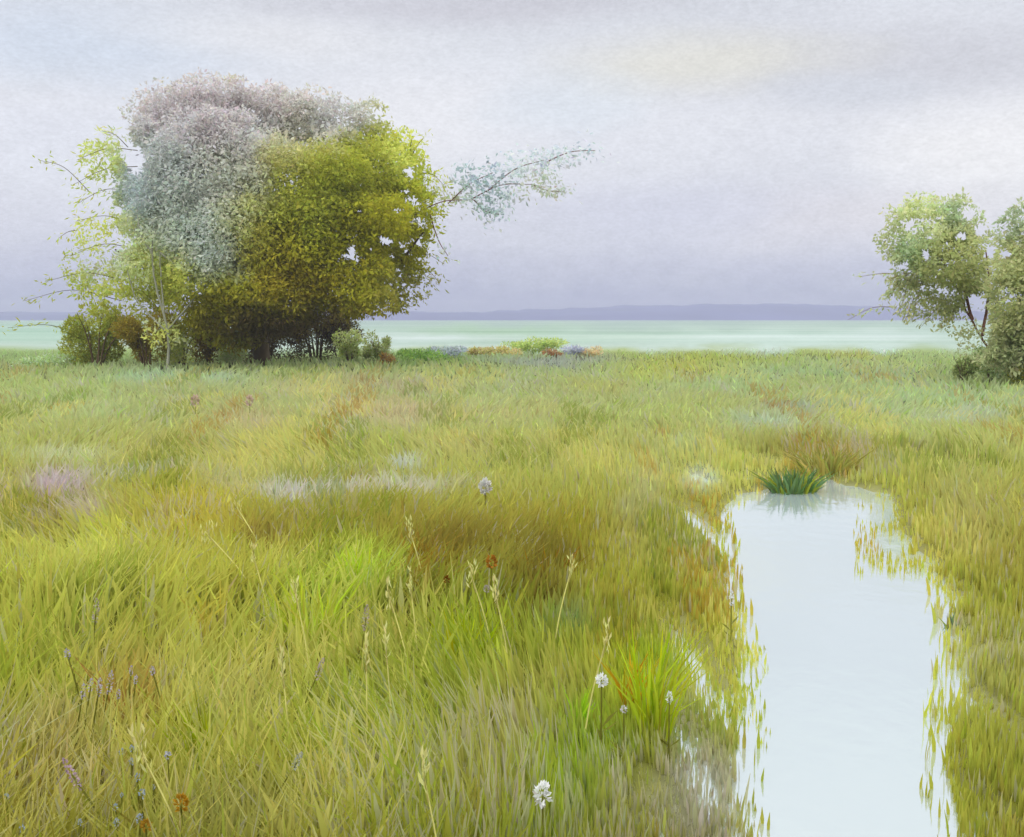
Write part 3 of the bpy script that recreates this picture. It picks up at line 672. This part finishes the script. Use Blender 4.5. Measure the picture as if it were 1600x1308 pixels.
# ------------------------------------------------------------------ thin pale stalks
STALKS = [((365, 785), (412, 870), 'yellow middle meadow left of the brown tuft'), ((394, 862), (420, 930), 'pale meadow below the brown tuft'), ((638, 822), (664, 915), 'left end of the dark hollow'), ((640, 905), (652, 1000), 'front left of the dark hollow'),
          ((772, 918), (796, 1000), 'fresh green tuft in front of the dark hollow'), ((606, 925), (640, 1030), 'mauve plume and the dark hollow'), ((895, 880), (868, 990), 'right end of the dark hollow'), ((735, 895), (770, 985), 'middle of the dark hollow'),
          ((660, 1200), (696, 1300), 'green near foreground'), ((572, 1010), (572, 1100), 'meadow right of the vivid lime tuft'), ((602, 1000), (612, 1075), 'space between lime tuft and fresh green tuft'), ((204, 690), (180, 800), 'golden left meadow'),
          ((440, 1035), (452, 1090), 'meadow below the vivid lime tuft'), ((215, 1165), (300, 1300), 'bottom left flowers'), ((460, 920), (482, 980), 'vivid lime tuft'), ((320, 830), (400, 980), 'yellow grass left of the lime tuft'), ((950, 990), (915, 1110), 'gap left of the bright lime tuft')]
for (a, b, where) in STALKS:
    h = .62
    x, y = on_ground(a[0], a[1], h); x2, _ = on_ground(b[0], b[1], h * .25)
    x, y = float(x), float(y)
    du = (b[0] - a[0]) * y / F
    o = thing('grass_stalk', 'thin pale straw stalk by the ' + where, 'stalk', (x + du * 1.2, y, 0))
    w = .0025 + .00045 * y
    mb = MB(); tube(mb, [[0, 0, -.02], [-du * .5, 0, h * .5], [-du * 1.2, 0, h]], w, w * .6, lin((224, 220, 150)) / .9, 5); mb.build('stem', M_GRASS, o)
    mb = MB(); tube(mb, [[-du * .95, 0, h * .8], [-du * 1.1, 0, h * .93], [-du * 1.2, 0, h * 1.06]], w * .9, w * .4, lin((206, 198, 124)), 5); n = 16; p = np.array([-du * 1.2, 0, h]) + np.stack([du * rng.uniform(-.1, .25, n), rng.normal(0, .006, n), -h * rng.uniform(-.08, .18, n)], 1)
    leaves(mb, p, np.stack([rng.normal(0, .3, n), rng.normal(0, .3, n), np.ones(n)], 1), .05, .012, jitter(np.tile(lin((222, 216, 144)) / .9, (n, 1)), .1, .04)); mb.build('seed_head', M_GRASS, o)

# ------------------------------------------------------------------ haze
def haze(dens):
    m, nt, N, L = new_mat('thin_haze')
    pv = N.new('ShaderNodeVolumePrincipled'); o = N.new('ShaderNodeOutputMaterial')
    pv.inputs['Color'].default_value = (.60, .60, .69, 1); pv.inputs['Density'].default_value = dens
    L.new(pv.outputs[0], o.inputs['Volume'])
    x, y0, y1, z0, z1 = 1950, -100, 1950, -1.6, 32
    v = np.array([(-x, y0, z0), (x, y0, z0), (x, y1, z0), (-x, y1, z0), (-x, y0, z1), (x, y0, z1), (x, y1, z1), (-x, y1, z1)])
    q = np.array([(0, 3, 2, 1), (4, 5, 6, 7), (0, 1, 5, 4), (1, 2, 6, 5), (2, 3, 7, 6), (3, 0, 4, 7)])
    h = quads('haze', v, q, m); h['kind'] = 'stuff'
haze(.0007)

# ------------------------------------------------------------------ sky, sun
SUN_EL, SUN_AZ = math.radians(40), math.radians(208)      # azimuth clockwise from +Y: behind the viewer's left shoulder
wd = bpy.data.worlds.new('World'); SC.world = wd; wd.use_nodes = True
nt = wd.node_tree; N = nt.nodes; L = nt.links; N.clear()
def val(x):
    return x
def math_(op, a, b=None, clamp=False):
    m = N.new('ShaderNodeMath'); m.operation = op; m.use_clamp = clamp
    for k, s in enumerate((a, b)):
        if s is None: continue
        if isinstance(s, (int, float)): m.inputs[k].default_value = s
        else: L.new(s, m.inputs[k])
    return m.outputs[0]
def mix(f, a, b):
    m = N.new('ShaderNodeMix'); m.data_type = 'RGBA'
    for k, s in ((0, f), (6, a), (7, b)):
        if isinstance(s, (int, float)): m.inputs[k].default_value = s
        elif isinstance(s, tuple): m.inputs[k].default_value = (*s, 1)
        else: L.new(s, m.inputs[k])
    return m.outputs[2]
tc = N.new('ShaderNodeTexCoord'); D = tc.outputs['Generated']
sx = N.new('ShaderNodeSeparateXYZ'); L.new(D, sx.inputs[0])
def noise(scale, sc3, detail, rough=.55, off=(0, 0, 0)):
    mp = N.new('ShaderNodeMapping'); mp.inputs['Scale'].default_value = sc3; mp.inputs['Location'].default_value = off
    L.new(D, mp.inputs[0])
    n = N.new('ShaderNodeTexNoise'); n.inputs['Scale'].default_value = scale; n.inputs['Detail'].default_value = detail; n.inputs['Roughness'].default_value = rough
    L.new(mp.outputs[0], n.inputs['Vector'])
    return n.outputs[0]
n1 = noise(3.0, (1, 1, 3.0), 6)
n2 = noise(9.0, (1, 1, 2.2), 6, .6, (3, 1, 0))
n3 = noise(60.0, (1, 1, 1.6), 5, .65, (5, 2, 0))
def wob(a, amp): return math_('MULTIPLY', math_('SUBTRACT', a, .5), amp)
el = math_('ADD', sx.outputs[2], math_('ADD', wob(n2, .035), wob(n3, .012)))
ramp = N.new('ShaderNodeValToRGB'); L.new(math_('MULTIPLY', el, 2.0), ramp.inputs[0])      # up to 30 degrees
e = ramp.color_ramp.elements
def S(v): return math.sin(math.atan((497 - v) / F)) * 2.0
stops = [(S(500), (130, 130, 184)), (S(475), (148, 149, 194)), (S(440), (184, 186, 213)), (S(385), (209, 211, 227)), (S(300), (221, 223, 233)), (S(200), (228, 230, 238)), (S(110), (225, 228, 236)), (S(0), (214, 217, 226)), (.7, (222, 227, 232)), (1.0, (232, 236, 238))]
while len(e) > 1: e.remove(e[0])
e[0].position = max(0, stops[0][0]); e[0].color = (*lin(stops[0][1]), 1)
for p, c in stops[1:]:
    k = e.new(p); k.color = (*lin(c), 1)
col = ramp.outputs[0]
# cloud forms: (place in the view, half sizes in degrees-ish, colour, strength)
def cloud(u, v, su, sv, rgb, w):
    global col
    d = np.array([float(t) for t in ray(u, v)]); d /= np.linalg.norm(d)
    su, sv = su / F, sv / F
    sb = N.new('ShaderNodeVectorMath'); sb.operation = 'SUBTRACT'; L.new(D, sb.inputs[0]); sb.inputs[1].default_value = d
    nz = N.new('ShaderNodeCombineXYZ'); L.new(wob(n2, .10), nz.inputs[0]); L.new(wob(n1, .05), nz.inputs[2])
    ad = N.new('ShaderNodeVectorMath'); ad.operation = 'ADD'; L.new(sb.outputs[0], ad.inputs[0]); L.new(nz.outputs[0], ad.inputs[1])
    ml = N.new('ShaderNodeVectorMath'); ml.operation = 'MULTIPLY'; L.new(ad.outputs[0], ml.inputs[0]); ml.inputs[1].default_value = (1 / su, 1 / su, 1 / sv)
    ln = N.new('ShaderNodeVectorMath'); ln.operation = 'LENGTH'; L.new(ml.outputs[0], ln.inputs[0])
    mr = N.new('ShaderNodeMapRange'); mr.interpolation_type = 'SMOOTHSTEP'; L.new(ln.outputs['Value'], mr.inputs[0])
    mr.inputs[1].default_value = 1.5; mr.inputs[2].default_value = .2; mr.inputs[3].default_value = 0; mr.inputs[4].default_value = w
    col = mix(mr.outputs[0], col, tuple(lin(rgb)))
cloud(1450, 100, 330, 60, (207, 208, 217), .8)
cloud(760, 10, 330, 30, (204, 204, 214), .8)
cloud(1560, 240, 170, 70, (243, 243, 246), .95)
cloud(1100, 108, 210, 40, (228, 227, 220), .9)
cloud(650, 190, 150, 70, (234, 235, 241), .9)
cloud(110, 70, 240, 60, (210, 220, 236), .8)
cloud(880, 160, 120, 40, (218, 226, 236), .6)
cloud(1330, 150, 120, 26, (214, 218, 228), .7)
cloud(1420, 330, 150, 34, (226, 224, 228), .7)
cloud(420, 60, 200, 30, (232, 233, 238), .6)
cloud(60, 230, 260, 70, (228, 231, 242), .8)
cloud(1300, 350, 190, 50, (222, 220, 230), .6)
cloud(1000, 330, 200, 50, (210, 212, 230), .6)
n4 = noise(230.0, (1, 1, 2.0), 4, .7, (1, 7, 2))
mot = math_('ADD', 1.045, math_('ADD', math_('ADD', wob(n3, .22), wob(n4, .36)), wob(n1, .16)))
vm = N.new('ShaderNodeVectorMath'); vm.operation = 'SCALE'; L.new(col, vm.inputs[0]); L.new(mot, vm.inputs['Scale'])
# an overcast sky is brighter towards the zenith
zr = N.new('ShaderNodeMapRange'); zr.interpolation_type = 'SMOOTHSTEP'; L.new(sx.outputs[2], zr.inputs[0])
zr.inputs[1].default_value = .44; zr.inputs[2].default_value = .85; zr.inputs[3].default_value = 1; zr.inputs[4].default_value = 3.0
vz = N.new('ShaderNodeVectorMath'); vz.operation = 'SCALE'; L.new(vm.outputs[0], vz.inputs[0]); L.new(zr.outputs[0], vz.inputs['Scale'])
b1 = N.new('ShaderNodeBackground'); L.new(vz.outputs[0], b1.inputs[0]); b1.inputs[1].default_value = 1.02
sky = N.new('ShaderNodeTexSky'); sky.sky_type = 'NISHITA'; sky.sun_disc = False; sky.sun_elevation = SUN_EL; sky.sun_rotation = SUN_AZ
b2 = N.new('ShaderNodeBackground'); L.new(sky.outputs[0], b2.inputs[0]); b2.inputs[1].default_value = .05
ms = N.new('ShaderNodeMixShader'); ms.inputs[0].default_value = .05; L.new(b1.outputs[0], ms.inputs[1]); L.new(b2.outputs[0], ms.inputs[2])
ow = N.new('ShaderNodeOutputWorld'); L.new(ms.outputs[0], ow.inputs[0])

sl = bpy.data.lights.new('sun', 'SUN'); sl.energy = 1.1; sl.angle = math.radians(26); sl.color = (1, .96, .88)
so = bpy.data.objects.new('sun', sl); C.objects.link(so)
so.rotation_euler = (math.pi / 2 - SUN_EL, 0, math.pi - SUN_AZ)

# ------------------------------------------------------------------ camera and render settings
cd = bpy.data.cameras.new('camera'); co = bpy.data.objects.new('camera', cd); C.objects.link(co)
cd.sensor_width = 36; cd.lens = 36 * F / 1600; cd.clip_end = 6000; cd.clip_start = .05
co.location = (0, 0, H); co.rotation_euler = (math.pi / 2 - PITCH, 0, 0)
SC.camera = co
SC.view_settings.view_transform = 'Standard'; SC.view_settings.look = 'None'
SC.view_settings.exposure = 0; SC.view_settings.gamma = 1
SC.cycles.use_denoising = True
SC.cycles.max_bounces = 8; SC.cycles.diffuse_bounces = 3; SC.cycles.transparent_max_bounces = 8; SC.cycles.volume_bounces = 1
